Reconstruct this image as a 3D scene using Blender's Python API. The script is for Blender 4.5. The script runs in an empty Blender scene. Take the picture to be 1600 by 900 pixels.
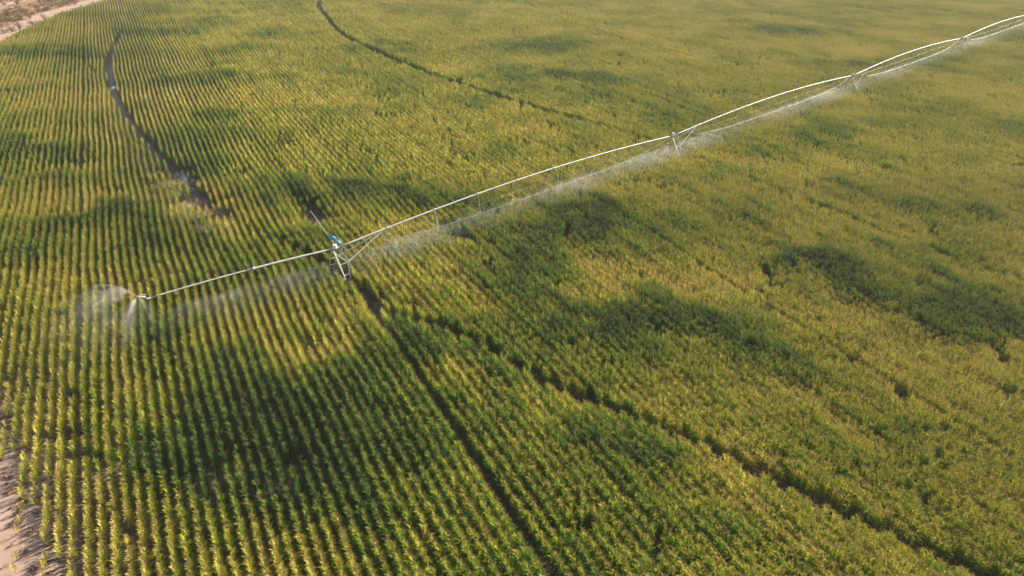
import bpy, math, random
import numpy as np
from mathutils import Vector

random.seed(7)
RNG = np.random.default_rng(11)
S = bpy.context.scene
COL = S.collection

# ------------------------------------------------------------------ survey
CAM_H, PITCH, FPX = 34.5, math.radians(29.72), 1100.0        # metres, down-tilt, focal length for a 1600 px wide frame
CP, SP = math.cos(PITCH), math.sin(PITCH)
def at(px, py, z=0.0):
    """point at height z that stands at a surveyed direction"""
    dy = py - 450.0
    fwd, down = FPX * CP - dy * SP, FPX * SP + dy * CP
    k = (CAM_H - z) / down
    return np.array([(px - 800.0) * k, fwd * k])
def project(x, y, z):
    d = CAM_H - z
    zc = y * CP + d * SP
    return 800 + FPX * x / zc, 450 + FPX * (d * CP - y * SP) / zc, zc

ROW_AZ = math.radians(27.7)                                   # the rows run this far left of the view
RD = np.array([-math.sin(ROW_AZ), math.cos(ROW_AZ)])
RN = np.array([math.cos(ROW_AZ), math.sin(ROW_AZ)])

# ------------------------------------------------------------------ scene helpers
def tag(o, label=None, cat=None, group=None, kind=None):
    if label: o['label'] = label
    if cat: o['category'] = cat
    if group: o['group'] = group
    if kind: o['kind'] = kind
    return o
def link(o, parent=None):
    COL.objects.link(o)
    if parent is not None: o.parent = parent
    return o
def mesh_obj(name, verts, faces, mat=None, parent=None, smooth=False, do_link=True):
    me = bpy.data.meshes.new(name)
    me.from_pydata([tuple(v) for v in verts], [], faces)
    if mat is not None: me.materials.append(mat)
    if smooth: me.shade_smooth()
    me.update()
    o = bpy.data.objects.new(name, me)
    return link(o, parent) if do_link else o
def empty(name, loc=(0, 0, 0), rz=0.0, parent=None):
    o = bpy.data.objects.new(name, None); o.location = loc; o.rotation_euler = (0, 0, rz)
    o.empty_display_size = .3
    return link(o, parent)

class MB:
    def __init__(s): s.v, s.f = [], []
    def tube(s, pts, r, n=8, caps=True):
        pts = [Vector(p) for p in pts]; rr = r if isinstance(r, (list, tuple)) else [r] * len(pts)
        base = len(s.v)
        for i, p in enumerate(pts):
            t = (pts[min(i + 1, len(pts) - 1)] - pts[max(i - 1, 0)]).normalized()
            up = Vector((0, 0, 1)) if abs(t.z) < .95 else Vector((0, 1, 0))
            a = t.cross(up).normalized(); b = a.cross(t).normalized()
            for k in range(n):
                an = 2 * math.pi * (k + .5) / n
                s.v.append(p + a * (rr[i] * math.cos(an)) + b * (rr[i] * math.sin(an)))
        for i in range(len(pts) - 1):
            for k in range(n):
                k2 = (k + 1) % n
                s.f.append((base + i * n + k, base + i * n + k2, base + (i + 1) * n + k2, base + (i + 1) * n + k))
        if caps:
            s.f.append(tuple(base + k for k in range(n))[::-1])
            s.f.append(tuple(base + (len(pts) - 1) * n + k for k in range(n)))
        return s
    def bar(s, a, b, w, h=None):
        a, b = Vector(a), Vector(b); h = h or w
        t = (b - a).normalized(); up = Vector((0, 0, 1)) if abs(t.z) < .95 else Vector((1, 0, 0))
        x = t.cross(up).normalized() * w / 2; y = x.cross(t).normalized() * h / 2
        i = len(s.v)
        for p in (a, b): s.v += [p - x - y, p + x - y, p + x + y, p - x + y]
        s.f += [(i, i+1, i+2, i+3), (i+7, i+6, i+5, i+4)] + [(i+k, i+4+k, i+4+(k+1) % 4, i+(k+1) % 4) for k in range(4)]
        return s
    def box(s, c, sx, sy, sz, bev=0.0):
        c = Vector(c); i = len(s.v)
        lay = [(-sz/2, bev), (-sz/2 + bev, 0), (sz/2 - bev, 0), (sz/2, bev)] if bev else [(-sz/2, 0), (sz/2, 0)]
        for z, b in lay:
            x, y = sx/2 - b, sy/2 - b
            s.v += [c + Vector(q) for q in ((-x, -y, z), (x, -y, z), (x, y, z), (-x, y, z))]
        n = len(lay)
        s.f.append((i+3, i+2, i+1, i)); s.f.append(tuple(i + 4*(n-1) + k for k in range(4)))
        for l in range(n - 1):
            for k in range(4):
                k2 = (k + 1) % 4
                s.f.append((i+4*l+k, i+4*l+k2, i+4*l+4+k2, i+4*l+4+k))
        return s
    def build(s, name, mat, parent=None, smooth=False):
        return mesh_obj(name, s.v, s.f, mat, parent, smooth)

# ------------------------------------------------------------------ materials
def new_mat(name):
    m = bpy.data.materials.new(name); m.use_nodes = True
    nt = m.node_tree; nt.nodes.clear()
    out = nt.nodes.new('ShaderNodeOutputMaterial')
    return m, nt, out
def ramp(nt, stops):
    r = nt.nodes.new('ShaderNodeValToRGB'); e = r.color_ramp.elements
    while len(e) < len(stops): e.new(.5)
    for q, (p, c) in zip(e, stops): q.position = p; q.color = (*c, 1)
    return r
def math_node(nt, op, a, b=None, clamp=False):
    n = nt.nodes.new('ShaderNodeMath'); n.operation = op; n.use_clamp = clamp
    for i, v in enumerate((a, b)):
        if v is None: continue
        if hasattr(v, 'is_output'): nt.links.new(v, n.inputs[i])
        else: n.inputs[i].default_value = v
    return n.outputs[0]
def attr(nt, name, typ):
    a = nt.nodes.new('ShaderNodeAttribute'); a.attribute_name = name; a.attribute_type = typ
    return a.outputs['Fac']
def noise_node(nt, scale, detail=4, rough=.6, vec=None):
    n = nt.nodes.new('ShaderNodeTexNoise'); n.inputs['Scale'].default_value = scale
    n.inputs['Detail'].default_value = detail; n.inputs['Roughness'].default_value = rough
    if vec is not None: nt.links.new(vec, n.inputs['Vector'])
    return n.outputs['Fac']

def leaf_material(name, stops, kh, kr, tr=.35, rough=.55, kv=.62, k0=.0):
    """colour goes from deep green to straw with the plant's vigour, the leaf's own age and its rank on the stalk"""
    m, nt, out = new_mat(name)
    vig, hf, lr = attr(nt, 'vigor', 'INSTANCER'), attr(nt, 'rank', 'GEOMETRY'), attr(nt, 'leaf_age', 'GEOMETRY')
    a = math_node(nt, 'MULTIPLY', math_node(nt, 'SUBTRACT', 1.0, vig), kv)
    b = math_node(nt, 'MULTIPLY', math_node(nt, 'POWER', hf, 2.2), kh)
    c = math_node(nt, 'MULTIPLY', math_node(nt, 'SUBTRACT', lr, .5), kr)
    t = math_node(nt, 'ADD', math_node(nt, 'ADD', a, math_node(nt, 'ADD', b, k0)), c, True)
    rp = ramp(nt, stops); nt.links.new(t, rp.inputs[0])
    p = nt.nodes.new('ShaderNodeBsdfPrincipled'); p.inputs['Roughness'].default_value = rough
    p.inputs['Specular IOR Level'].default_value = .10
    nt.links.new(rp.outputs[0], p.inputs['Base Color'])
    tl = nt.nodes.new('ShaderNodeBsdfTranslucent'); nt.links.new(rp.outputs[0], tl.inputs['Color'])
    mx = nt.nodes.new('ShaderNodeMixShader'); mx.inputs[0].default_value = tr
    nt.links.new(p.outputs[0], mx.inputs[1]); nt.links.new(tl.outputs[0], mx.inputs[2])
    nt.links.new(mx.outputs[0], out.inputs['Surface'])
    return m

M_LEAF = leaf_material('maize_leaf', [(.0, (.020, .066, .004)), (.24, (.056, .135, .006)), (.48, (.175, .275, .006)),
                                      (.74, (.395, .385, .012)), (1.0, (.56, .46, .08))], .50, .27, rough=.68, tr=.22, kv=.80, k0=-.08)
M_STALK = leaf_material('maize_stalk', [(0, (.05, .085, .02)), (.5, (.16, .15, .05)), (1, (.34, .25, .12))], .1, .3, tr=.05)
M_TASSEL = leaf_material('maize_tassel', [(0, (.17, .18, .05)), (.5, (.40, .32, .10)), (1, (.52, .41, .18))], .1, .4, tr=.22, kv=.52, k0=.07)

def simple_mat(name, col, rough=.5, metal=0.0, var=.12, scale=3.0, bump=0.0):
    m, nt, out = new_mat(name)
    tc = nt.nodes.new('ShaderNodeTexCoord')
    f = noise_node(nt, scale, 5, .65, tc.outputs['Object'])
    r = ramp(nt, [(.3, tuple(c * (1 - var) for c in col)), (.7, tuple(min(1, c * (1 + var)) for c in col))])
    nt.links.new(f, r.inputs[0])
    p = nt.nodes.new('ShaderNodeBsdfPrincipled')
    nt.links.new(r.outputs[0], p.inputs['Base Color'])
    p.inputs['Roughness'].default_value = rough; p.inputs['Metallic'].default_value = metal
    nt.links.new(p.outputs[0], out.inputs['Surface'])
    return m
M_GALV = simple_mat('galvanised_steel', (.47, .46, .42), .5, .0, .10, 2.0)
M_ROD = simple_mat('truss_rod_steel', (.40, .41, .39), .5, .0, .1, 2.0)
M_RUBBER = simple_mat('tyre_rubber', (.03, .028, .026), .85)
M_HOSE = simple_mat('black_hose', (.05, .05, .05), .6)
M_BOX = simple_mat('white_enamel', (.85, .85, .83), .4)
M_MOTOR = simple_mat('gearbox_grey', (.22, .22, .22), .6)
M_BLUE = simple_mat('blue_cloth', (.09, .34, .60), .8, 0, .2, 6)

def ground_mat(name, c1, c2, c3, s1, s2, rough=.95, bump=.3):
    m, nt, out = new_mat(name)
    g = nt.nodes.new('ShaderNodeNewGeometry')
    f1, f2 = noise_node(nt, s1, 6, .6, g.outputs['Position']), noise_node(nt, s2, 5, .7, g.outputs['Position'])
    r1 = ramp(nt, [(.35, c1), (.65, c2)]); nt.links.new(f1, r1.inputs[0])
    mx = nt.nodes.new('ShaderNodeMixRGB'); mx.inputs[2].default_value = (*c3, 1)
    r2 = ramp(nt, [(.45, (0, 0, 0)), (.75, (1, 1, 1))]); nt.links.new(f2, r2.inputs[0])
    nt.links.new(r2.outputs[0], mx.inputs[0]); nt.links.new(r1.outputs[0], mx.inputs[1])
    p = nt.nodes.new('ShaderNodeBsdfPrincipled'); p.inputs['Roughness'].default_value = rough
    p.inputs['Specular IOR Level'].default_value = .15
    nt.links.new(mx.outputs[0], p.inputs['Base Color'])
    b = nt.nodes.new('ShaderNodeBump'); b.inputs['Strength'].default_value = bump; b.inputs['Distance'].default_value = .08
    nt.links.new(f2, b.inputs['Height']); nt.links.new(b.outputs[0], p.inputs['Normal'])
    nt.links.new(p.outputs[0], out.inputs['Surface'])
    return m
M_SOIL = ground_mat('red_soil', (.125, .082, .064), (.175, .120, .096), (.23, .165, .135), .35, 5.0)
M_SAND = ground_mat('sand_track', (.31, .205, .155), (.40, .28, .215), (.27, .18, .14), .25, 2.2, bump=.12)
M_DRY = ground_mat('dry_ground', (.22, .125, .065), (.30, .18, .10), (.17, .095, .06), .08, .9)
M_WETSOIL = ground_mat('wet_mud', (.10, .065, .055), (.15, .10, .085), (.08, .052, .045), .8, 4.0, rough=.35)

# ------------------------------------------------------------------ numpy helpers
def vnoise(x, y, seed):
    ix, iy = np.floor(x).astype(np.int64), np.floor(y).astype(np.int64)
    fx, fy = x - ix, y - iy
    fx, fy = fx*fx*(3 - 2*fx), fy*fy*(3 - 2*fy)
    def h(a, b):
        n = (a * 374761393 + b * 668265263 + seed * 974711) & 0xffffffff
        n = ((n ^ (n >> 13)) * 1274126177) & 0xffffffff
        return ((n ^ (n >> 16)) & 0xffff) / 65535.0
    return (h(ix, iy)*(1-fx) + h(ix+1, iy)*fx)*(1-fy) + (h(ix, iy+1)*(1-fx) + h(ix+1, iy+1)*fx)*fy
def fbm(x, y, seed, octs=4):
    s, a, t = 0, .5, 0
    for k in range(octs):
        s = s + a * vnoise(x * 2**k, y * 2**k, seed + k); t += a; a *= .55
    return s / t
def spline(pts, n=12):
    pts = [np.array(p, float) for p in pts]
    P = [2*pts[0] - pts[1]] + pts + [2*pts[-1] - pts[-2]]
    out = []
    for i in range(1, len(P) - 2):
        for k in range(n):
            t = k / n
            out.append(.5*((2*P[i]) + (-P[i-1] + P[i+1])*t + (2*P[i-1] - 5*P[i] + 4*P[i+1] - P[i+2])*t*t + (-P[i-1] + 3*P[i] - 3*P[i+1] + P[i+2])*t**3))
    out.append(P[-2])
    return np.array(out)
def dist_poly(p, line):
    """distance to a polyline, and the signed side (positive = right of its direction)"""
    best = np.full(len(p), 1e9); side = np.zeros(len(p))
    for a, b in zip(line[:-1], line[1:]):
        d = b - a; L = d @ d
        t = np.clip(((p - a) @ d) / L, 0, 1)
        q = p - (a + t[:, None] * d)
        r = np.hypot(q[:, 0], q[:, 1])
        s = d[1]*q[:, 0] - d[0]*q[:, 1]
        m = r < best
        best[m] = r[m]; side[m] = np.sign(s[m])
    return best, side

# ------------------------------------------------------------------ field layout
EDGE = spline([(8, -22), (-8, 4), (-17.5, 16), (-26.4, 26.2), (-34.2, 34.8), (-57, 60), (-90.1, 104.6), (-114, 146), (-129, 184), (-138.5, 226), (-140.5, 262), (-140, 330)], 8)  # crop lies to its right
TRACK1 = spline([at(*q, .8) for q in ((196, 45), (178, 75), (171, 105), (180, 150), (222, 212), (285, 278), (350, 335), (450, 388), (545, 440), (600, 490), (690, 520), (760, 550), (830, 592), (950, 642), (1100, 702), (1210, 757), (1490, 888), (1700, 975))], 5)
TRACK2 = spline([at(*q, .8) for q in ((560, -40), (503, 0), (512, 30), (545, 62), (640, 106), (730, 138), (815, 165), (960, 207), (1062, 240), (1160, 280), (1300, 335), (1450, 395), (1620, 455))], 5)
def circle_track(c, p, a0, a1, n=40):
    r = np.hypot(*(p - c)); b = math.atan2(p[1] - c[1], p[0] - c[0])
    return np.array([c + r * np.array([math.cos(b + a), math.sin(b + a)]) for a in np.linspace(a0, a1, n)])
PIPE_Z = 3.8
TOWERS = [at(525, 388, PIPE_Z), at(1052, 212, PIPE_Z)]
PD = (TOWERS[1] - TOWERS[0]) / np.hypot(*(TOWERS[1] - TOWERS[0]))
T3, T4 = at(1333, 118, PIPE_Z), at(1503, 60, PIPE_Z)
SPAN = 54.4
TOWERS += [T3, T4, T4 + PD * SPAN]
PN = np.array([PD[1], -PD[0]])                                  # horizontally across the boom, near side
CENTRE = TOWERS[0] + PD * 370
TRACK3 = circle_track(CENTRE, TOWERS[2], -.5, .5)

TRAMS = [-9.0, 13.95, 45.3]                                      # wider gaps left between planter passes
BARE = [((303, 314), 1.9, .95), ((345, 342), 1.5, .9), ((287, 277), 1.7, 1), ((294, 292), 1.7, 1), ((312, 325), 1.3, .8), ((320, 325), 1.5, .8), ((498, 352), 1.2, .95), ((490, 341), 1.3, 1), ((480, 329), 1.2, .95), ((468, 318), 1.0, .9), ((722, 378), 1.15, .95), ((595, 478), 1.1, .8),
        ((470, 735), .9, .7), ((645, 488), .8, .7), ((700, 362), 1., .8), ((970, 300), .7, .7), ((355, 318), 1.2, .6), ((235, 300), 1.2, .5), ((118, 690), .8, .5)]
PATCH = [(1190, 525, 80, 26, .32), (930, 535, 100, 34, .25), (1420, 452, 70, 22, .3), (780, 470, 60, 25, .22), (430, 650, 170, 80, .42), (300, 710, 110, 50, .3), (540, 760, 70, 50, .25), (700, 540, 100, 45, .42), (1060, 492, 130, 30, .5), (830, 425, 70, 38, .35),
         (860, 340, 80, 18, .35), (1350, 420, 90, 22, .42), (1545, 480, 80, 35, .5), (1250, 400, 60, 18, .3), (70, 230, 90, 14, .4), (300, 230, 60, 18, .22),
         (520, 300, 70, 18, .42), (440, 285, 60, 13, .3), (330, 110, 60, 9, .32), (260, 114, 22, 12, .32), (70, 78, 80, 7, .35), (70, 275, 60, 10, .3),
         (170, 340, 90, 20, .4), (50, 392, 70, 25, .32), (330, 395, 60, 22, .25), (230, 500, 80, 30, .2), (950, 672, 50, 22, .4), (330, 250, 60, 14, .25),
         (700, 310, 60, 18, .32), (620, 300, 50, 13, .3), (600, 66, 50, 7, .25), (760, 150, 50, 12, .25), (870, 70, 60, 8, .2), (1130, 265, 60, 10, .25),
         (560, 540, 60, 25, .15), (350, 560, 90, 30, .15), (1270, 200, 60, 10, .2), (1180, 225, 50, 8, .22), (980, 330, 60, 14, .2), (420, 500, 70, 22, -.12), (900, 500, 70, 28, .25),
         (1500, 330, 90, 15, .2), (750, 230, 50, 12, .2), (250, 45, 60, 6, .3), (900, 115, 60, 8, .2), (1350, 95, 90, 6, .2), (1250, 45, 90, 5, .2),
         (420, 145, 70, 11, -.35), (150, 150, 130, 14, -.32), (50, 160, 50, 13, -.3), (110, 312, 150, 14, -.4), (320, 312, 55, 20, -.45), (560, 488, 60, 14, -.4),
         (120, 600, 150, 60, -.32), (90, 830, 190, 100, -.5), (1000, 420, 130, 28, -.42), (1200, 250, 90, 16, -.35), (1400, 262, 110, 14, -.25), (1270, 490, 150, 28, -.3),
         (1500, 570, 110, 30, -.3), (720, 180, 80, 11, -.25), (850, 580, 60, 25, -.25), (1150, 690, 100, 35, -.2), (720, 810, 110, 45, -.22), (1100, 860, 150, 35, -.2),
         (160, 430, 100, 16, -.25), (1080, 330, 80, 14, -.2), (1450, 700, 120, 40, -.12), (450, 450, 60, 12, -.2), (470, 330, 70, 14, -.2), (380, 340, 40, 14, -.35)]
PM = []
for px, py, rx, ry, a in PATCH:
    c = at(px, py, 2); ex = (at(px + rx, py, 2) - at(px - rx, py, 2)) / 2; ey = (at(px, py - ry, 2) - at(px, py + ry, 2)) / 2
    PM.append((c, np.linalg.inv(np.array([ex, ey]).T), a))

def vigor_at(p):
    u, w = p @ RN, p @ RD                                        # across and along the rows
    q = p + np.outer((fbm(u / 3.5, w / 7, 41, 4) - .5) * 9, RN) + np.outer((fbm(u / 3, w / 7, 51, 4) - .5) * 18, RD)
    v = .48 + .80 * (fbm(u / 11, w / 14, 3, 4) - .5) + .55 * (fbm(u / 4.2, w / 6, 17, 3) - .5) + .45 * (fbm(p[:, 0] / 12, p[:, 1] / 6, 29, 3) - .5)
    ri = np.round(u / .75)
    v += .30 * (vnoise(ri * 7.31, w / 30, 71) - .5)              # every row its own seed lot and planter unit
    br = .15 + 1.6 * fbm(u / 2.2, w / 7, 23, 4)                   # patches are ragged, streaked along the rows
    for c, A, a in PM:
        d = (q - c) @ A.T
        r2 = (d ** 2).sum(1)
        v += (1.7 if a > 0 else 1.3) * a * br * np.exp(-(r2 ** 1.3) * .75)
    return np.maximum(v, .14)

def PASS(t, v):
    n = np.clip((vnoise(v / 13, np.full_like(v, t), 9) - .25) * 1.8, 0, 1)
    if t == 13.95: return np.where(v < 55, 1.0, np.clip(1 - (v - 55) / 12, .1, 1))
    if t > 20: return np.where(v < 95, .35 + .65 * n, .5 * n)
    return .15 + .85 * n
def rows_points(step, jit_u, jit_v, keep):
    us = []
    u = -210.0
    trams = sorted(TRAMS)
    while u < 330:
        us.append(u)
        u += .75
    vv = np.arange(-40, 420, step)
    pts = []
    for u in us:
        wob = .10 * (vnoise(vv / 14, np.full_like(vv, u * .31), 5) - .5)
        for t in trams:                                         # planter passes that drift apart here and there
            if u >= t: wob = wob + {-9.0: .30, 13.95: .46, 45.3: .48}[t] * PASS(t, vv)
        a = np.stack([np.full_like(vv, u) + wob, vv], 1)
        pts.append(a)
    a = np.concatenate(pts)
    a[:, 0] += RNG.normal(0, jit_u, len(a)); a[:, 1] += RNG.normal(0, jit_v, len(a))
    p = a[:, :1] * RN + a[:, 1:] * RD
    zc = p[:, 1] * CP + (CAM_H - 2) * SP
    lim = zc * (800 / FPX) + 14 + .06 * zc
    m = (np.abs(p[:, 0]) < lim) & (p[:, 1] > 15) & (p[:, 1] < 345) & keep(zc)
    return p[m]

def field_filter(p):
    """drops plants on the wheel tracks, bare spots and beyond the edge; returns kept points, vigour, size"""
    v = vigor_at(p)
    de, se = dist_poly(p, EDGE)
    inside = se * de
    n1 = fbm(p[:, 0] / 1.6, p[:, 1] / 1.6, 77, 3)
    keep = inside > .3 + 3.0 * np.maximum(fbm(p[:, 0] / 2.5, p[:, 1] / 2.5, 97, 2) - .45, 0) * 2 - 2.2 * (vnoise(np.round((p @ RN) / .75) * 5.3, p[:, 1] / 40, 99) > .45)
    keep &= RNG.random(len(p)) < np.clip(.45 + inside / 4, .12, 1)
    for line, w in ((TRACK1, .46), (TRACK2, .60), (TRACK3, .4)):
        d, _ = dist_poly(p, line)
        gap = w * (.25 + .9 * n1 + .7 * fbm(p[:, 0] / 9, p[:, 1] / 9, 88, 2))
        if line is TRACK1: gap = gap * (1 - .85 * np.exp(-(np.hypot(*(p - at(405, 365)).T) / 9) ** 4))
        if line is TRACK2: gap = gap * np.where(p[:, 0] < 12, 1.35, np.clip(1.2 - p[:, 0] / 36, .45, 1))
        if line is TRACK1: gap = gap * np.where(p[:, 1] > 66, 1.25, np.where(p[:, 1] < 54, .75 + .55 * vnoise(p[:, 0] / 4, p[:, 1] / 4, 311), 1))
        keep &= d > gap
    size = np.ones(len(p))
    for (px, py), r, a in BARE:
        c = at(px, py, .5)
        d = np.hypot(*(p - c).T) / r
        keep &= ~((d < .75 + .7 * n1) & (RNG.random(len(p)) < a))
        size *= 1 - .35 * np.exp(-d * d)
    edge = np.clip(inside / 7.0, 0, 1)
    # thin stand near the sandy edge
    keep &= RNG.random(len(p)) < .60 + .40 * np.clip(inside / 10, 0, 1)
    keep &= RNG.random(len(p)) < .965
    # random patches where the stand failed
    keep &= ~((fbm(p[:, 0] / 2.1, p[:, 1] / 2.1, 131, 3) > .73) & (RNG.random(len(p)) < .8))
    v = v - .15 * (1 - edge)
    size *= (.46 + .54 * edge ** .75) * (.86 + .24 * np.clip(v, 0, 1)) * (.93 + .14 * fbm(p[:, 0] / 5, p[:, 1] / 5, 61, 2)) * (.93 + .14 * vnoise(np.round((p @ RN) / .75) * 3.77, (p @ RD) / 25, 83))
    return p[keep], v[keep], size[keep]

# ------------------------------------------------------------------ the maize plant
PLANT_H = 1.92
def leaf(V, F, R, A, z0, az, L, w, rise, droop, nseg, rank, age, fold, twist, base=(0, 0)):
    """one arching blade"""
    ang = rise; r, z = .012, z0
    ca, sa = math.cos(az), math.sin(az)
    i0 = len(V); ds = L / nseg
    for k in range(nseg + 1):
        t = k / nseg
        ww = w * (0.55 + .9 * t) if t < .3 else w * max(.04, (1 - ((t - .3) / .7) ** 1.7)) * .82
        tx, ty = -sa, ca
        side = twist * (t ** 2)
        cx, cy = base[0] + r * ca + side * tx, base[1] + r * sa + side * ty
        if fold:
            V += [(cx - tx*ww/2, cy - ty*ww/2, z + fold*ww), (cx, cy, z), (cx + tx*ww/2, cy + ty*ww/2, z + fold*ww)]
            R += [rank] * 3; A += [age - .12, age + .1 + .25 * t, age - .05]
        else:
            V += [(cx - tx*ww/2, cy - ty*ww/2, z), (cx + tx*ww/2, cy + ty*ww/2, z)]
            R += [rank] * 2; A += [age + .15 * t] * 2
        r += ds * math.cos(ang); z = max(.03, z + ds * math.sin(ang))
        ang -= droop * (.35 + 1.3 * t) / nseg
    m = 3 if fold else 2
    for k in range(nseg):
        a = i0 + k * m
        for j in range(m - 1):
            F.append((a + j, a + j + 1, a + m + j + 1, a + m + j))

def plant_parts(rnd, detail=2, base=(0, 0), rot=0.0, H=PLANT_H):
    """geometry of the stalk, the leaves and the tassel"""
    out = {k: ([], [], [], []) for k in ('stalk', 'leaves', 'tassel')}
    lk = .02 if rnd.random() < .93 else .10
    lean = (rnd.gauss(0, lk), rnd.gauss(0, lk))
    V, F, R, A = out['stalk']
    hs = H * .88
    n = 4
    for z, rr in ((-.02, .017), (hs * .5, .013), (hs, .008)):
        for k in range(n):
            an = 2 * math.pi * k / n
            V.append((base[0] + lean[0]*z + rr*math.cos(an), base[1] + lean[1]*z + rr*math.sin(an), z)); R.append(.3); A.append(.5)
    for l in range(2):
        for k in range(n):
            F.append((l*n + k, l*n + (k+1) % n, l*n + n + (k+1) % n, l*n + n + k))
    V, F, R, A = out['leaves']
    nl = 21 if detail == 2 else 14
    for k in range(nl):
        t = (k + .5) / nl
        z0 = hs * (.16 + .80 * t)
        az = rot + k * math.pi + rnd.gauss(0, .45)
        top = t > .7
        L = ((.60 if detail == 2 else .50) - .34 * abs(t - .5) * (1.6 if top else 1)) * rnd.uniform(.85, 1.15)
        rise = math.radians(rnd.uniform(50, 72) + 10 * t)
        droop = math.radians(rnd.uniform(90, 160) - 35 * t)
        age = rnd.gauss(.5, .2) + (.25 if t < .2 else 0) + (.06 if top else 0)
        leaf(V, F, R, A, z0, az, L, (.064 if detail == 2 else .074) * rnd.uniform(.85, 1.15) * (1.0 if detail == 2 else 1.45), rise, droop, 5 if detail == 2 else 3, t, age,
             .22 if detail == 2 else 0, rnd.gauss(0, .10), (base[0] + lean[0]*z0, base[1] + lean[1]*z0))
    V, F, R, A = out['tassel']
    ns = 7 if detail == 2 else 3
    for k in range(ns):
        az = rnd.uniform(0, 6.28); tilt = 0.05 if k == 0 else rnd.uniform(.12, .5)
        L = (H - hs + .06) * rnd.uniform(.8, 1.1); w = .012 if detail == 2 else .02
        x0, y0, z0 = base[0] + lean[0]*hs, base[1] + lean[1]*hs, hs - .04 + .02 * k
        dx, dy, dz = math.cos(az)*math.sin(tilt), math.sin(az)*math.sin(tilt), math.cos(tilt)
        for s in ((math.sin(az), -math.cos(az)), (math.cos(az), math.sin(az))):
            i = len(V); ag = rnd.uniform(.2, .8)
            for tt, f in ((0, .8), (.5, 1.2), (1, .4)):
                bend = .10 * tt * tt
                for q in (-1, 1):
                    V.append((x0 + (dx*L + math.cos(az)*bend)*tt + s[0]*w*f*q, y0 + (dy*L + math.sin(az)*bend)*tt + s[1]*w*f*q, z0 + dz*L*tt - bend*tt*.6))
                    R.append(1.0); A.append(ag)
            F += [(i, i+1, i+3, i+2), (i+2, i+3, i+5, i+4)]
    return out
MATS = {'stalk': M_STALK, 'leaves': M_LEAF, 'tassel': M_TASSEL}
def part_mesh(name, parts, keys):
    V, F, R, A, mi = [], [], [], [], []
    for n_, k in enumerate(keys):
        for P in parts:
            v, f, r, a = P[k]; o = len(V)
            V += v; R += r; A += a
            F += [tuple(i + o for i in q) for q in f]; mi += [n_] * len(f)
    me = bpy.data.meshes.new(name); me.from_pydata(V, [], F)
    for k in keys: me.materials.append(MATS[k])
    me.polygons.foreach_set('material_index', mi)
    for nm, dat in (('rank', R), ('leaf_age', A)):
        at_ = me.attributes.new(nm, 'FLOAT', 'POINT'); at_.data.foreach_set('value', dat)
    me.shade_smooth(); me.update()
    return me

rnd = random.Random(5)
NVAR = 10
near_parts = [plant_parts(rnd, 2, rot=rnd.uniform(0, 6.28)) for _ in range(NVAR)]
near_col = bpy.data.collections.new('maize_sources'); far_col = bpy.data.collections.new('maize_clump_sources')
for i, P in enumerate(near_parts):
    near_col.objects.link(bpy.data.objects.new('maize_source_%02d' % i, part_mesh('maize_source', [P], ('stalk', 'leaves', 'tassel'))))
NFAR = 8
for i in range(NFAR):
    Ps = [plant_parts(rnd, 1, ((k - 1.5) * .2 + rnd.gauss(0, .03), rnd.gauss(0, .02)), rnd.uniform(0, 6.28), PLANT_H * rnd.uniform(.9, 1.08)) for k in range(4)]
    far_col.objects.link(bpy.data.objects.new('clump_source_%02d' % i, part_mesh('clump_source', Ps, ('stalk', 'leaves', 'tassel'))))

def instancer(name, sets):
    """one object that carries every plant of the crop as points and instances"""
    V, var, rot, scl, vig, which = [], [], [], [], [], []
    for n_, (p, rz, sc, vg, vr) in enumerate(sets):
        k = len(p)
        V.append(np.stack([p[:, 0], p[:, 1], np.zeros(k)], 1)); var.append(vr); vig.append(vg); which.append(np.full(k, n_))
        tilt = RNG.normal(0, .032, (k, 2))
        rot.append(np.stack([tilt[:, 0], tilt[:, 1], rz], 1)); scl.append(sc)
    V = np.concatenate(V)
    me = bpy.data.meshes.new(name); me.vertices.add(len(V)); me.vertices.foreach_set('co', V.ravel().astype(np.float32))
    def add(nm, typ, arr, key):
        a_ = me.attributes.new(nm, typ, 'POINT'); a_.data.foreach_set(key, arr)
    add('variant', 'INT', np.concatenate(var).astype(np.int32), 'value')
    add('source', 'INT', np.concatenate(which).astype(np.int32), 'value')
    add('vigor', 'FLOAT', np.concatenate(vig).astype(np.float32), 'value')
    add('rot', 'FLOAT_VECTOR', np.concatenate(rot).astype(np.float32).ravel(), 'vector')
    add('size', 'FLOAT_VECTOR', np.concatenate(scl).astype(np.float32).ravel(), 'vector')
    me.update()
    return link(bpy.data.objects.new(name, me))
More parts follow.
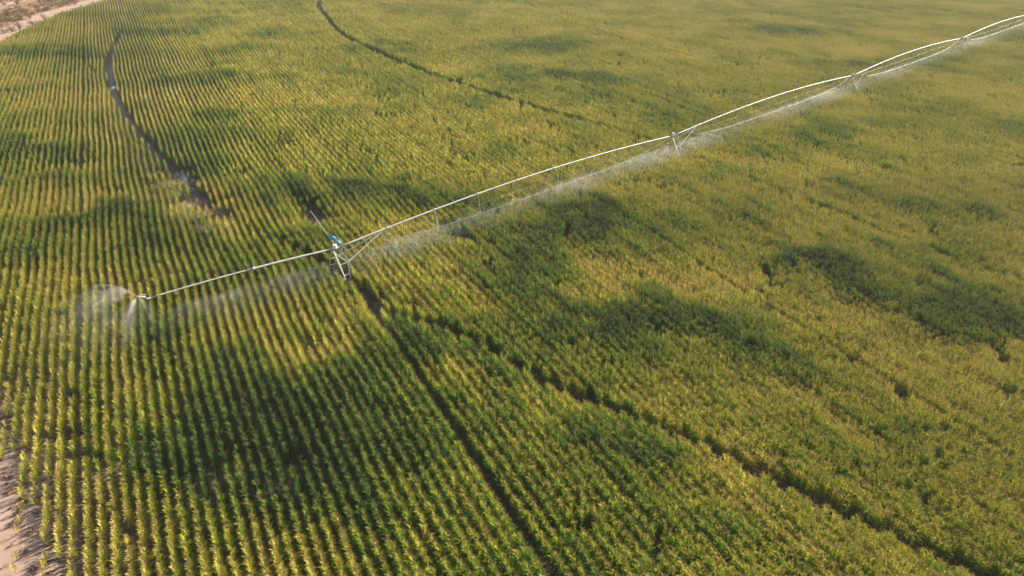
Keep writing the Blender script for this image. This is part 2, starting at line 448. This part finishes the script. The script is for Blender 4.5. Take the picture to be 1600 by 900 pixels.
def gn_instances(o, cols):
    ng = bpy.data.node_groups.new(o.name + '_planting', 'GeometryNodeTree')
    ng.interface.new_socket('Geometry', in_out='INPUT', socket_type='NodeSocketGeometry')
    ng.interface.new_socket('Geometry', in_out='OUTPUT', socket_type='NodeSocketGeometry')
    N, Lk = ng.nodes, ng.links
    gi, go, jn = N.new('NodeGroupInput'), N.new('NodeGroupOutput'), N.new('GeometryNodeJoinGeometry')
    def named(nm, typ):
        n = N.new('GeometryNodeInputNamedAttribute'); n.data_type = typ; n.inputs['Name'].default_value = nm
        return n.outputs['Attribute']
    for i, c in enumerate(cols):
        ci = N.new('GeometryNodeCollectionInfo'); ci.inputs['Collection'].default_value = c
        ci.inputs['Separate Children'].default_value = True; ci.inputs['Reset Children'].default_value = True
        ip = N.new('GeometryNodeInstanceOnPoints'); ip.inputs['Pick Instance'].default_value = True
        eq = N.new('FunctionNodeCompare'); eq.data_type = 'INT'; eq.operation = 'EQUAL'
        isock = [s for s in eq.inputs if s.type == 'INT']
        Lk.new(named('source', 'INT'), isock[0]); isock[1].default_value = i
        Lk.new(gi.outputs[0], ip.inputs['Points']); Lk.new(eq.outputs[0], ip.inputs['Selection'])
        Lk.new(ci.outputs[0], ip.inputs['Instance']); Lk.new(named('variant', 'INT'), ip.inputs['Instance Index'])
        Lk.new(named('rot', 'FLOAT_VECTOR'), ip.inputs['Rotation']); Lk.new(named('size', 'FLOAT_VECTOR'), ip.inputs['Scale'])
        Lk.new(ip.outputs[0], jn.inputs[0])
    Lk.new(jn.outputs[0], go.inputs[0])
    md = o.modifiers.new('planting', 'NODES'); md.node_group = ng

SPLIT = 92.0
pn, vn, sn = field_filter(rows_points(.135, .028, .05, lambda z: z < SPLIT))
pf, vf, sf = field_filter(rows_points(.72, .016, .08, lambda z: z >= SPLIT))
# the 300 plants that show largest stand along the near edge of the view
fx, fy, fz = project(pn[:, 0], pn[:, 1], 1.25)
ok = np.where((fx > 0) & (fx < 1600) & (fy < 895))[0]
sel = ok[np.argsort(fz[ok])[:300]]
rest = np.ones(len(pn), bool); rest[sel] = False
rz_n = RNG.uniform(0, 6.28, len(pn)); vr_n = RNG.integers(0, NVAR, len(pn))
vn = vn + RNG.normal(0, .05, len(vn)); vf = vf + RNG.normal(0, .05, len(vf))
wn = sn * RNG.uniform(.86, 1.10, len(sn)) * (.88 + .24 * fbm(pn[:, 0] / .9, pn[:, 1] / .9, 401, 2)); wf = RNG.uniform(.95, 1.15, len(sf)); hf = sf * RNG.uniform(.96, 1.04, len(sf))
sc_n = np.stack([sn * .5 + .5, sn * .5 + .5, wn], 1)
sc_f = np.stack([wf, wf, hf], 1)
row_rz = math.atan2(RD[1], RD[0])
rz_f = row_rz + RNG.integers(0, 2, len(pf)) * math.pi + RNG.normal(0, .05, len(pf))
crop = instancer('maize_crop', [(pn[rest], rz_n[rest], sc_n[rest], vn[rest], vr_n[rest]),
                                (pf, rz_f, sc_f, vf, RNG.integers(0, NFAR, len(pf)))])
gn_instances(crop, [near_col, far_col])
tag(crop, 'dense field of tasselling maize in long straight rows, patched dark green and straw yellow', 'maize crop', kind='stuff')

protos = [{k: part_mesh(k, [P], (k,)) for k in ('stalk', 'leaves', 'tassel')} for P in near_parts]
for i in sel:
    x, y = pn[i]
    root = empty('maize_plant', (x, y, 0), rz_n[i]); root.scale = sc_n[i]
    thin = fx[i] < 330
    tag(root, 'straw-yellow maize plant in the gappy rows over bare sand, bottom left corner' if thin else 'tall tasselled maize plant in the nearest strip of crop along the bottom edge', 'maize plant',
        'thin maize plants over bare sand' if thin else 'maize plants of the nearest strip')
    for k in ('stalk', 'leaves', 'tassel'):
        c = link(bpy.data.objects.new(k, protos[vr_n[i]][k]), root); c['vigor'] = float(vn[i])

# ------------------------------------------------------------------ ground, track, scrub
def grid_sheet(name, x0, x1, y0, y1, z, mat):
    return mesh_obj(name, [(x0, y0, z), (x1, y0, z), (x1, y1, z), (x0, y1, z)], [(0, 1, 2, 3)], mat)
tag(grid_sheet('ground', -2500, 2500, -600, 3500, 0, M_DRY), kind='structure')
# tilled soil under the crop
def offset(line, d):
    t = np.gradient(line, axis=0); t /= np.hypot(t[:, 0], t[:, 1])[:, None]
    return line + np.stack([t[:, 1], -t[:, 0]], 1) * d
inner = offset(EDGE, -.3)
V = [(x, y, .004) for x, y in inner]; n0 = len(V)
V += [(700, y, .004) for x, y in inner]
tag(mesh_obj('field_soil', V, [(i, n0 + i, n0 + i + 1, i + 1) for i in range(n0 - 1)], M_SOIL), kind='structure')
def strip(name, line, d0, d1, z, mat, rag=.0, cols=5, seed=0):
    rows = []
    for j in range(cols):
        rows.append(offset(line, d0 + (d1 - d0) * j / (cols - 1)))
    V = []
    for j, r in enumerate(rows):
        for i, (x, y) in enumerate(r):
            g = rag * (random.random() - .5) if j in (0, cols - 1) else 0
            V.append((x + g, y + g * .3, z))
    n = len(line)
    F = [(j*n + i, (j+1)*n + i, (j+1)*n + i + 1, j*n + i + 1) for j in range(cols - 1) for i in range(n - 1)]
    return mesh_obj(name, V, F, mat)
fine_edge = spline(EDGE[::4], 40)
tag(strip('dirt_road', fine_edge, .9, -7.4, .008, M_SAND, .8), kind='structure')
for d in (-1.9, -3.7):
    tag(strip('wheel_rut', fine_edge, d, d - .45, .012, M_SAND, .12, 2), kind='structure')
far_road = spline([(-175, 195), (-172, 225), (-168, 250), (-172, 290)], 12)
tag(strip('dirt_road', far_road, 0, -5, .008, M_SAND, .8), kind='structure')
# wet wheel track of the boom and the puddles standing in it
def puddle(px, py, rx, ry, rot, name='puddle'):
    c = at(px, py, 0); V = []; n = 26
    for k in range(n):
        a = 2*math.pi*k/n; r = 1 + .22*math.sin(3*a + px) + .12*math.sin(7*a)
        x, y = rx*r*math.cos(a), ry*r*math.sin(a)
        V.append((c[0] + x*math.cos(rot) - y*math.sin(rot), c[1] + x*math.sin(rot) + y*math.cos(rot), .016))
    return tag(mesh_obj(name, V, [tuple(range(n))], M_WATER), kind='structure')
m, nt, out = new_mat('standing_water')
p = nt.nodes.new('ShaderNodeBsdfPrincipled'); p.inputs['Base Color'].default_value = (.46, .44, .43, 1); p.inputs['Roughness'].default_value = .06  # muddy water, its base colour paled to stand in for the reflected bright sky
nt.links.new(p.outputs[0], out.inputs['Surface']); M_WATER = m
tag(strip('wheel_track', TRACK1, .45, -.45, .008, M_WETSOIL, .15, 3), kind='structure')
tag(strip('wheel_track', TRACK2, .4, -.4, .008, M_WETSOIL, .15, 3), kind='structure')
for q in ((287, 273, 2.2, .75, 2.1), (176, 138, 1.8, .4, 1.9), (352, 352, .9, .5, 2.2), (296, 297, .7, .35, 2.3), (297, 295, .8, .4, 2.3)):
    puddle(*q)

M_MUD = ground_mat('pale_bare_soil', (.24, .165, .135), (.32, .225, .185), (.19, .13, .105), .8, 4.0, rough=.6)
for k, (px, py, rx, ry, rot) in enumerate(((303, 314, 2.4, 1.3, 2.3), (342, 341, 2.2, 1.2, 2.3), (290, 284, 2.4, 1.2, 2.2), (494, 346, 2.0, 1.0, 2.05), (477, 326, 2.0, .9, 2.05), (722, 378, 1.2, .6, 2.1), (597, 480, 1.2, .6, 2.2))):
    o_ = puddle(px, py, rx, ry, rot, 'bare_soil'); o_.data.materials.clear(); o_.data.materials.append(M_MUD); o_.location.z = -.004 + .0004 * k
# dry scrub beyond the track: low brown tussocks as ground cover
M_SCRUB = leaf_material('dry_scrub_leaf', [(0, (.12, .085, .035)), (.5, (.27, .16, .075)), (1, (.40, .26, .13))], .2, .6, tr=.25)
MATS['scrub'] = M_SCRUB
def tussock(rnd, n, r, h, w):
    V, F, R, A = [], [], [], []
    for k in range(n):
        az = rnd.uniform(0, 6.28); rr = r * math.sqrt(rnd.random()) * .6
        b = (rr*math.cos(rnd.uniform(0, 6.28)), rr*math.sin(rnd.uniform(0, 6.28)))
        leaf(V, F, R, A, rnd.uniform(0, h*.4), az, h * rnd.uniform(.6, 1.2), w, rnd.uniform(.6, 1.4), rnd.uniform(.3, 1.5), 2, rnd.random(), rnd.random(), 0, 0, b)
    return {'scrub': (V, F, R, A)}
scrub_col = bpy.data.collections.new('scrub_sources')
for i in range(6):
    scrub_col.objects.link(bpy.data.objects.new('tussock_source_%02d' % i, part_mesh('tussock_source', [tussock(rnd, 26, .5, .55, .12)], ('scrub',))))
ns_ = 26000
sp = np.stack([RNG.uniform(-260, -60, ns_), RNG.uniform(60, 330, ns_)], 1)
de, se = dist_poly(sp, EDGE); dr, _ = dist_poly(sp, far_road[:, :2] - np.array([-2.5, 0]))
dens = fbm(sp[:, 0] / 9, sp[:, 1] / 9, 201, 4)
k_ = (se < 0) & (de > 7.9) & (dr > 3.2) & (dens + RNG.normal(0, .1, ns_) > .40)
sp, dens = sp[k_], dens[k_]
ei = RNG.integers(0, len(fine_edge), 1000)                      # weeds and crop litter on the field margin
es = fine_edge[ei] + RNG.normal(0, .8, (1000, 2)); es = es[RNG.random(1000) < .15 + .85 * (fbm(es[:, 0] / 3, es[:, 1] / 3, 211, 2) > .52)]
szs = (.5 + 1.1 * RNG.random(len(sp)) ** 2) * (.5 + dens)
sp = np.concatenate([sp, es]); dens = np.concatenate([dens, RNG.uniform(.3, .8, len(es))]); szs = np.concatenate([szs, RNG.uniform(.12, .42, len(es))])
scrub = instancer('dry_scrub', [(sp, RNG.uniform(0, 6.28, len(sp)), np.stack([szs*1.3, szs*1.3, szs], 1), np.clip(.5 + (dens - .5) * 1.5 + RNG.normal(0, .15, len(sp)), 0, 1), RNG.integers(0, 6, len(sp)))])
gn_instances(scrub, [scrub_col])
tag(scrub, 'dry brown grass and low scrub beyond the sandy track', 'scrub', kind='stuff')
M_TWIG = simple_mat('twig_bark', (.14, .10, .07), .9)
def shrub_parts(seed):
    r = random.Random(seed); V, F, R, A = [], [], [], []
    tw = MB()
    for k in range(7):
        a = r.uniform(0, 6.28); e = (math.cos(a)*r.uniform(.3, .8), math.sin(a)*r.uniform(.3, .8), r.uniform(.6, 1.2))
        tw.tube([(0, 0, 0), (e[0]*.5, e[1]*.5, e[2]*.6), e], [.04, .025, .01], 5)
        for j in range(34):
            q = r.uniform(.45, 1.05)
            leaf(V, F, R, A, max(.05, e[2]*q + r.gauss(0, .14)), r.uniform(0, 6.28), r.uniform(.12, .3), .11, r.uniform(-.3, 1), 1, 2, r.random(), r.random(), 0, 0, (e[0]*q + r.gauss(0, .16), e[1]*q + r.gauss(0, .16)))
    return tw, part_mesh('foliage', [{'scrub': (V, F, R, A)}], ('scrub',))
sh_src = []
for s_ in range(3):
    tw, fm = shrub_parts(s_ + 40)
    b_ = tw.build('branches', M_TWIG); tm = b_.data; bpy.data.objects.remove(b_); sh_src.append((tm, fm))
for k, (px, py) in enumerate(((8, 52), (20, 50), (32, 46), (50, 40), (70, 33), (12, 26), (36, 20), (60, 20), (75, 17), (95, 12), (118, 8), (28, 8), (85, 5), (48, 30))):
    x, y = at(px, py)
    r_ = empty('dry_shrub', (x, y, 0), k * 1.7); r_.scale = (1.3 + .3 * (k % 3),) * 3
    by_road = k < 5
    tag(r_, 'small dark shrub on the grassy verge right beside the sandy track' if by_road else 'low dry shrub standing in the brown scrub beyond the sandy track', 'shrub', 'shrubs on the track verge' if by_road else 'shrubs in the dry scrub')
    tm, fm = sh_src[k % 3]
    link(bpy.data.objects.new('branches', tm), r_)
    f_ = link(bpy.data.objects.new('foliage', fm), r_); f_['vigor'] = .9

# ------------------------------------------------------------------ the irrigation boom
boom = empty('irrigation_boom', (TOWERS[0][0], TOWERS[0][1], 0))
tag(boom, 'long white centre-pivot irrigation boom on A-frame towers, spraying across the maize', 'irrigation machine')
O = Vector((TOWERS[0][0], TOWERS[0][1], 0))
PD3, PN3, UP = Vector((*PD, 0)), Vector((*PN, 0)), Vector((0, 0, 1))
def W(p2, z): return Vector((p2[0], p2[1], z))
def loc(p): return p - O                                       # the boom's own frame
CAMBER = .97
POST_D = [1.35, 1.95, 2.25, 2.38, 2.38, 2.25, 1.95, 1.35]
NOZZLES = []
for s in range(4):
    A, B = TOWERS[s], TOWERS[s + 1]
    L = np.hypot(*(B - A)); d2 = (B - A) / L; n2 = np.array([d2[1], -d2[0]]); d3, n3 = Vector((*d2, 0)), Vector((*n2, 0))
    def pipe(t, A=A, B=B): return W(A + (B - A) * t, PIPE_Z + CAMBER * 4 * t * (1 - t) * (.92 + .08 * 4 * t * (1 - t)))
    span = MB().tube([loc(pipe(i / 36)) for i in range(37)], .083, 12).build('span_pipe', M_GALV, boom, True)
    nodes = {1: [], -1: []}
    for k in range(8):
        t = (k + 1) / 9; P = pipe(t)
        dn = POST_D[k]; ends = 1 if k in (0, 7) else 0
        N_ = P + n3 * (.12 if ends else .45) - UP * dn
        Fn = P - n3 * (1.0 if ends else 1.7) - UP * (dn * .97)
        if k == 0: N_ -= d3 * .35; Fn -= d3 * .35
        if k == 7: N_ -= d3 * .25; Fn -= d3 * .25
        nodes[1].append(N_); nodes[-1].append(Fn)
        MB().bar(loc(P), loc(N_), .08).build('truss_post', M_GALV, span)
        MB().bar(loc(P), loc(Fn), .04).build('truss_post', M_GALV, span)
        MB().bar(loc(N_), loc(Fn), .04).build('cross_brace', M_ROD, span)
        MB().tube([loc(P - d3*.09), loc(P + d3*.09)], .15, 12).build('pipe_flange', M_GALV, span)
    for sd in (1, -1):
        st, en = pipe(.095) - UP * .1, pipe(.992) - UP * .15
        MB().tube([loc(q) for q in [st] + nodes[sd] + [en]], (.016 if sd > 0 else .008), 6).build('truss_rod', M_ROD, span)
    for k in range(20):
        t = (k + .6) / 20.2
        P = pipe(t); b = P.copy(); b.z = 2.55
        MB().tube([loc(P + UP*.1), loc(P + UP*.22 + n3*.06), loc(P + UP*.16 + n3*.16), loc(b + n3*.16)], .013, 5).build('drop_hose', M_HOSE, span)
        MB().tube([loc(b + n3*.16 + UP*.02), loc(b + n3*.16 - UP*.05), loc(b + n3*.16 - UP*.1)], [.015, .035, .04], 8).build('sprinkler_head', M_MOTOR, span)
        NOZZLES.append((b + n3*.16, s, t))
# drive towers
HB = 1.85
for s in range(5):
    T = TOWERS[s]; c = W(T, 0)
    tower = MB().bar(loc(c + PN3*(HB+.25) + UP*.62), loc(c - PN3*(HB+.25) + UP*.62), .16, .2).build('drive_tower', M_GALV, boom)
    for sd in (1, -1):
        foot = c + PN3*sd*HB + UP*.7
        for e in (-.62, .62):
            top = c + PD3*(e + .25) + PN3*sd*.12 + UP*(PIPE_Z - .06)
            MB().bar(loc(foot + PD3*e*.35), loc(top), .11).build('leg', M_GALV, tower)
        def on(e, t): return (foot + PD3*e*.35).lerp(c + PD3*(e + .25) + PN3*sd*.12 + UP*(PIPE_Z - .06), t)
        MB().bar(loc(on(-.62, .56)), loc(on(.62, .56)), .06).build('rung', M_GALV, tower)
        MB().bar(loc(on(-.62, .24)), loc(on(.62, .24)), .06).build('rung', M_GALV, tower)
        MB().bar(loc(on(.62, .56)), loc(on(-.62, .93)), .045).build('cross_brace', M_GALV, tower)
        br = W(T + PD * SPAN * .098, PIPE_Z + CAMBER * .33)
        MB().bar(loc(on(.62, .56)), loc(br - UP*.1), .075).build('stay_bar', M_GALV, tower)
        # wheel: lugged tyre round a rim
        wc = c + PN3*sd*(HB + .1) + UP*.6
        ty = MB()
        for j in range(24):
            a0 = 2*math.pi*j/24
            u = PN3*math.cos(a0) + UP*math.sin(a0)
            ty.bar(loc(wc + u*.57 - PD3*.15), loc(wc + u*.57 + PD3*.15), .10, .05)
        ring = [loc(wc + (PN3*math.cos(2*math.pi*j/24) + UP*math.sin(2*math.pi*j/24))*.46) for j in range(25)]
        ty.tube(ring, .12, 8, False)
        tyre = ty.build('tyre', M_RUBBER, tower)
        rm = MB().tube([loc(wc - PD3*.1), loc(wc - PD3*.03), loc(wc + PD3*.03), loc(wc + PD3*.1)], [.34, .30, .30, .34], 20)
        rm.build('wheel_rim', M_GALV, tower)
        MB().box(loc(wc + PD3*.24), .26, .26, .3, .03).build('gearbox', M_MOTOR, tower)
    bx = c + PD3*.02 - PD3*.18 + PN3*.1 + UP*(PIPE_Z + .28)
    MB().box(loc(bx), .36, .30, .42, .04).build('control_box', M_BOX, tower)
    MB().tube([loc(c - PD3*.3 + UP*PIPE_Z), loc(c + PD3*.3 + UP*PIPE_Z)], .16, 12).build('pipe_joint', M_MOTOR, tower)
    MB().bar(loc(c + PN3*.3 + UP*(PIPE_Z+.12)), loc(c - PN3*.3 + UP*(PIPE_Z+.12)), .07).build('joint_bracket', M_GALV, tower)
# overhang and end gun
E = at(236, 465, PIPE_Z + .15)
oh_pts = [W(TOWERS[0] + (E - TOWERS[0]) * t, PIPE_Z + .15 * t + .35 * 4 * t * (1 - t) * .5) for t in np.linspace(0, 1, 22)]
r_oh = [.095 if k < 11 else .07 for k in range(22)]
over = MB().tube([loc(q) for q in oh_pts], r_oh, 12).build('overhang_pipe', M_GALV, boom, True)
q = oh_pts[10]; MB().tube([loc(q - PD3*.12), loc(q + PD3*.12)], .17, 12).build('pipe_flange', M_GALV, over)
MB().tube([loc(q + UP*.1), loc(q + UP*.42)], .04, 8).build('bleed_valve', M_MOTOR, over)
for k in (3, 6, 8, 12, 14, 16, 18):
    P = oh_pts[k]; b = P.copy(); b.z = 2.55
    MB().tube([loc(P + UP*.08), loc(P + UP*.18 + PN3*.06), loc(P + UP*.12 + PN3*.15), loc(b + PN3*.15)], .013, 5).build('drop_hose', M_HOSE, over)
    MB().tube([loc(b + PN3*.15 + UP*.02), loc(b + PN3*.15 - UP*.1)], [.015, .04], 8).build('sprinkler_head', M_MOTOR, over)
    NOZZLES.append((b + PN3*.15, -1, 1 - k / 21))
GE = oh_pts[-1]
gun = MB().tube([loc(GE - PD3*-.05), loc(GE - PD3*.35), loc(GE - PD3*.42 + UP*.25)], [.07, .07, .06], 10).build('end_gun', M_MOTOR, boom, True)
GN = GE - PD3*.95 + UP*.52
MB().tube([loc(GE - PD3*.42 + UP*.22), loc(GN)], [.055, .03], 10).build('nozzle', M_BOX, gun, True)
MB().bar(loc(GE - PD3*.3 + UP*.4), loc(GE - PD3*.7 + UP*.62 + PN3*.15), .04).build('drive_arm', M_GALV, gun)
# leaning marker mast with its blue flag on the outermost tower
m0 = W(TOWERS[0], PIPE_Z) + PD3*.15 - PN3*.25
mt = m0 + Vector((-2.05, .25, 3.75))
mast = MB().tube([loc(m0 - (mt - m0)*.12), loc(mt)], [.034, .024], 8).build('marker_mast', M_GALV, boom, True)
fa, fb = m0.lerp(mt, .18), m0.lerp(mt, .37)
V, F = [], []
nu, nv = 10, 5
for i in range(nu + 1):
    for j in range(nv + 1):
        a, b = i / nu, j / nv
        p = fa.lerp(fb, b) + Vector((.95*a, -.1*a + .12*math.sin(a*7 + b*2)*a, -.42*a*a + .05*a))
        V.append(loc(p + Vector((0, 0, -.12 * a * b))))
for i in range(nu):
    for j in range(nv):
        k = i*(nv + 1) + j; F.append((k, k + 1, k + nv + 2, k + nv + 1))
fl = mesh_obj('flag', V, F, M_BLUE, mast, True)
so = fl.modifiers.new('cloth', 'SOLIDIFY'); so.thickness = .012

# ------------------------------------------------------------------ spray: clouds of real droplets
m, nt, out = new_mat('water_droplets')
df = nt.nodes.new('ShaderNodeBsdfDiffuse'); df.inputs[0].default_value = (.9, .91, .92, 1)
tl = nt.nodes.new('ShaderNodeBsdfTranslucent'); tl.inputs[0].default_value = (.9, .91, .92, 1)
mx = nt.nodes.new('ShaderNodeMixShader'); mx.inputs[0].default_value = .5
nt.links.new(df.outputs[0], mx.inputs[1]); nt.links.new(tl.outputs[0], mx.inputs[2])
tp = nt.nodes.new('ShaderNodeBsdfTransparent'); m2 = nt.nodes.new('ShaderNodeMixShader'); m2.inputs[0].default_value = .55
nt.links.new(tp.outputs[0], m2.inputs[1]); nt.links.new(mx.outputs[0], m2.inputs[2]); nt.links.new(m2.outputs[0], out.inputs['Surface'])
M_DROP = m
TET = np.array([(1, 1, 1), (1, -1, -1), (-1, 1, -1), (-1, -1, 1)], float) / math.sqrt(3)
TETF = np.array([(0, 1, 2), (0, 3, 1), (0, 2, 3), (1, 3, 2)])
def droplets(name, P, size):
    n = len(P)
    V = (P[:, None, :] + TET[None] * size[:, None, None]).reshape(-1, 3)
    F = (np.arange(n)[:, None, None] * 4 + TETF[None]).reshape(-1, 3)
    me = bpy.data.meshes.new(name); me.vertices.add(len(V)); me.vertices.foreach_set('co', V.astype(np.float32).ravel())
    me.loops.add(F.size); me.loops.foreach_set('vertex_index', F.astype(np.int32).ravel())
    me.polygons.add(len(F)); me.polygons.foreach_set('loop_start', np.arange(0, F.size, 3, dtype=np.int32))
    me.update(calc_edges=True); me.validate(); me.materials.append(M_DROP)
    return link(bpy.data.objects.new(name, me))
PP, SS = [], []
for i, (nz, s, t) in enumerate(NOZZLES):
    cl = .34 + 1.9 * vnoise(np.array([nz.x / 9]), np.array([nz.y / 9]), 303)[0] ** 2
    n = int(9000 * cl * (.7, .55, .42, .38, .75)[s])
    a = RNG.uniform(0, 2*math.pi, n); tt = .2 + .8 * RNG.random(n) ** .75
    rad = 2.6 * tt * RNG.uniform(.5, 1.1, n)
    x = nz.x + rad*np.cos(a) + PN[0]*(.4 + 1.4*tt); y = nz.y + rad*np.sin(a) + PN[1]*(.4 + 1.4*tt)
    z = nz.z - .02 + .45*tt - .75*tt*tt + RNG.normal(0, .1, n) + tt*RNG.normal(0, .28, n)
    PP.append(np.stack([x, y, z], 1)); SS.append(RNG.uniform(.005, .014, n))
mist = droplets('sprinkler_mist', np.concatenate(PP), np.concatenate(SS))
tag(mist, 'thin white mist of water blowing off the sprinklers under the boom', 'water spray', kind='stuff')
PP, SS = [], []
def jet(az, el, v, n, spread, s0, t0=0.0):
    """droplets strewn along a ballistic stream that breaks up as it falls"""
    t = t0 + (1.25 - t0) * RNG.random(n) ** 1.1
    j = RNG.normal(0, 1, (n, 3)) * (spread * (t ** 1.3))[:, None]
    drag = (1 - np.exp(-.5*t)) / .5
    x = GN.x + math.sin(az)*v*math.cos(el)*drag + j[:, 0]; y = GN.y + math.cos(az)*v*math.cos(el)*drag + j[:, 1]
    z = GN.z + v*math.sin(el)*drag - 4.3*t*t*(1 - .25*t) + j[:, 2]*.7
    k = (z > 1.0) & (RNG.random(n) < np.clip(1.25 - t, .15, 1))
    PP.append(np.stack([x, y, z], 1)[k]); SS.append((s0 * .8 * RNG.uniform(.5, 1.6, n))[k])
for deg, el, v, n in ((-60, .15, 10.5, 4200), (-79, .16, 10.5, 4000), (-101, .10, 9., 3200), (-178, .04, 4.6, 9000), (-222, .04, 5.2, 3200)):
    az = math.radians(deg)
    jet(az, el, v, int(n * .65), .2, .0085)
    for q in range(4): jet(az + RNG.normal(0, .13), el + RNG.normal(0, .04), v * RNG.uniform(.8, 1.05), int(n * .55), .75, .0072, .15)
for q in range(34):                                             # fine drift between the streams
    jet(math.radians(RNG.uniform(-190, -70)), RNG.uniform(0, .2), RNG.uniform(6, 12.5), 1700, 1.15, .0072, .3)
gs = droplets('end_gun_spray', np.concatenate(PP), np.concatenate(SS))
tag(gs, 'fan of white water jets thrown from the end of the boom over the rows', 'water spray', kind='stuff')

# ------------------------------------------------------------------ air
m, nt, out = new_mat('hazy_air')
pv = nt.nodes.new('ShaderNodeVolumePrincipled'); pv.inputs['Density'].default_value = .00023
pv.inputs['Color'].default_value = (.96, .95, .91, 1); pv.inputs['Anisotropy'].default_value = .1
nt.links.new(pv.outputs[0], out.inputs['Volume'])
hz = MB().box((0, 1450, 17.9), 5200, 4300, 37.8).build('haze', m); tag(hz, 'thin warm haze over the field', 'haze', kind='stuff')

# ------------------------------------------------------------------ light
SUN_AZ, SUN_EL = math.radians(52), math.radians(27)
w = bpy.data.worlds.new('World'); S.world = w; w.use_nodes = True
nt = w.node_tree; bg = nt.nodes['Background']
sky = nt.nodes.new('ShaderNodeTexSky'); sky.sky_type = 'NISHITA'; sky.sun_disc = False
sky.sun_elevation = SUN_EL; sky.sun_rotation = SUN_AZ; sky.dust_density = 2.5; sky.air_density = 1.0
nt.links.new(sky.outputs[0], bg.inputs['Color']); bg.inputs['Strength'].default_value = .055
sl = bpy.data.lights.new('sun', 'SUN'); sl.energy = 5.0; sl.angle = math.radians(.6); sl.color = (1.0, .93, .80)
so = link(bpy.data.objects.new('sun', sl))
sd = Vector((math.sin(SUN_AZ)*math.cos(SUN_EL), math.cos(SUN_AZ)*math.cos(SUN_EL), math.sin(SUN_EL)))
so.rotation_euler = (-sd).to_track_quat('-Z', 'Y').to_euler(); so.location = (60, 60, 80)

# ------------------------------------------------------------------ camera
cam = bpy.data.cameras.new('camera'); co = link(bpy.data.objects.new('camera', cam))
co.location = (0, 0, CAM_H); co.rotation_euler = (math.pi/2 - PITCH, 0, 0)
cam.sensor_width = 36; cam.sensor_fit = 'HORIZONTAL'; cam.lens = 36 * FPX / 1600; cam.clip_end = 6000; cam.clip_start = .5
S.camera = co
S.view_settings.view_transform = 'Standard'; S.view_settings.look = 'None'
S.view_settings.exposure = 1.45; S.view_settings.gamma = 1.0; S.view_settings.use_curve_mapping = False
S.render.engine = 'CYCLES'
S.cycles.max_bounces = 5; S.cycles.diffuse_bounces = 3; S.cycles.transmission_bounces = 3; S.cycles.transparent_max_bounces = 12; S.cycles.volume_bounces = 0
S.cycles.use_denoising = True
print('plants near', len(pn), 'clumps far', len(pf))
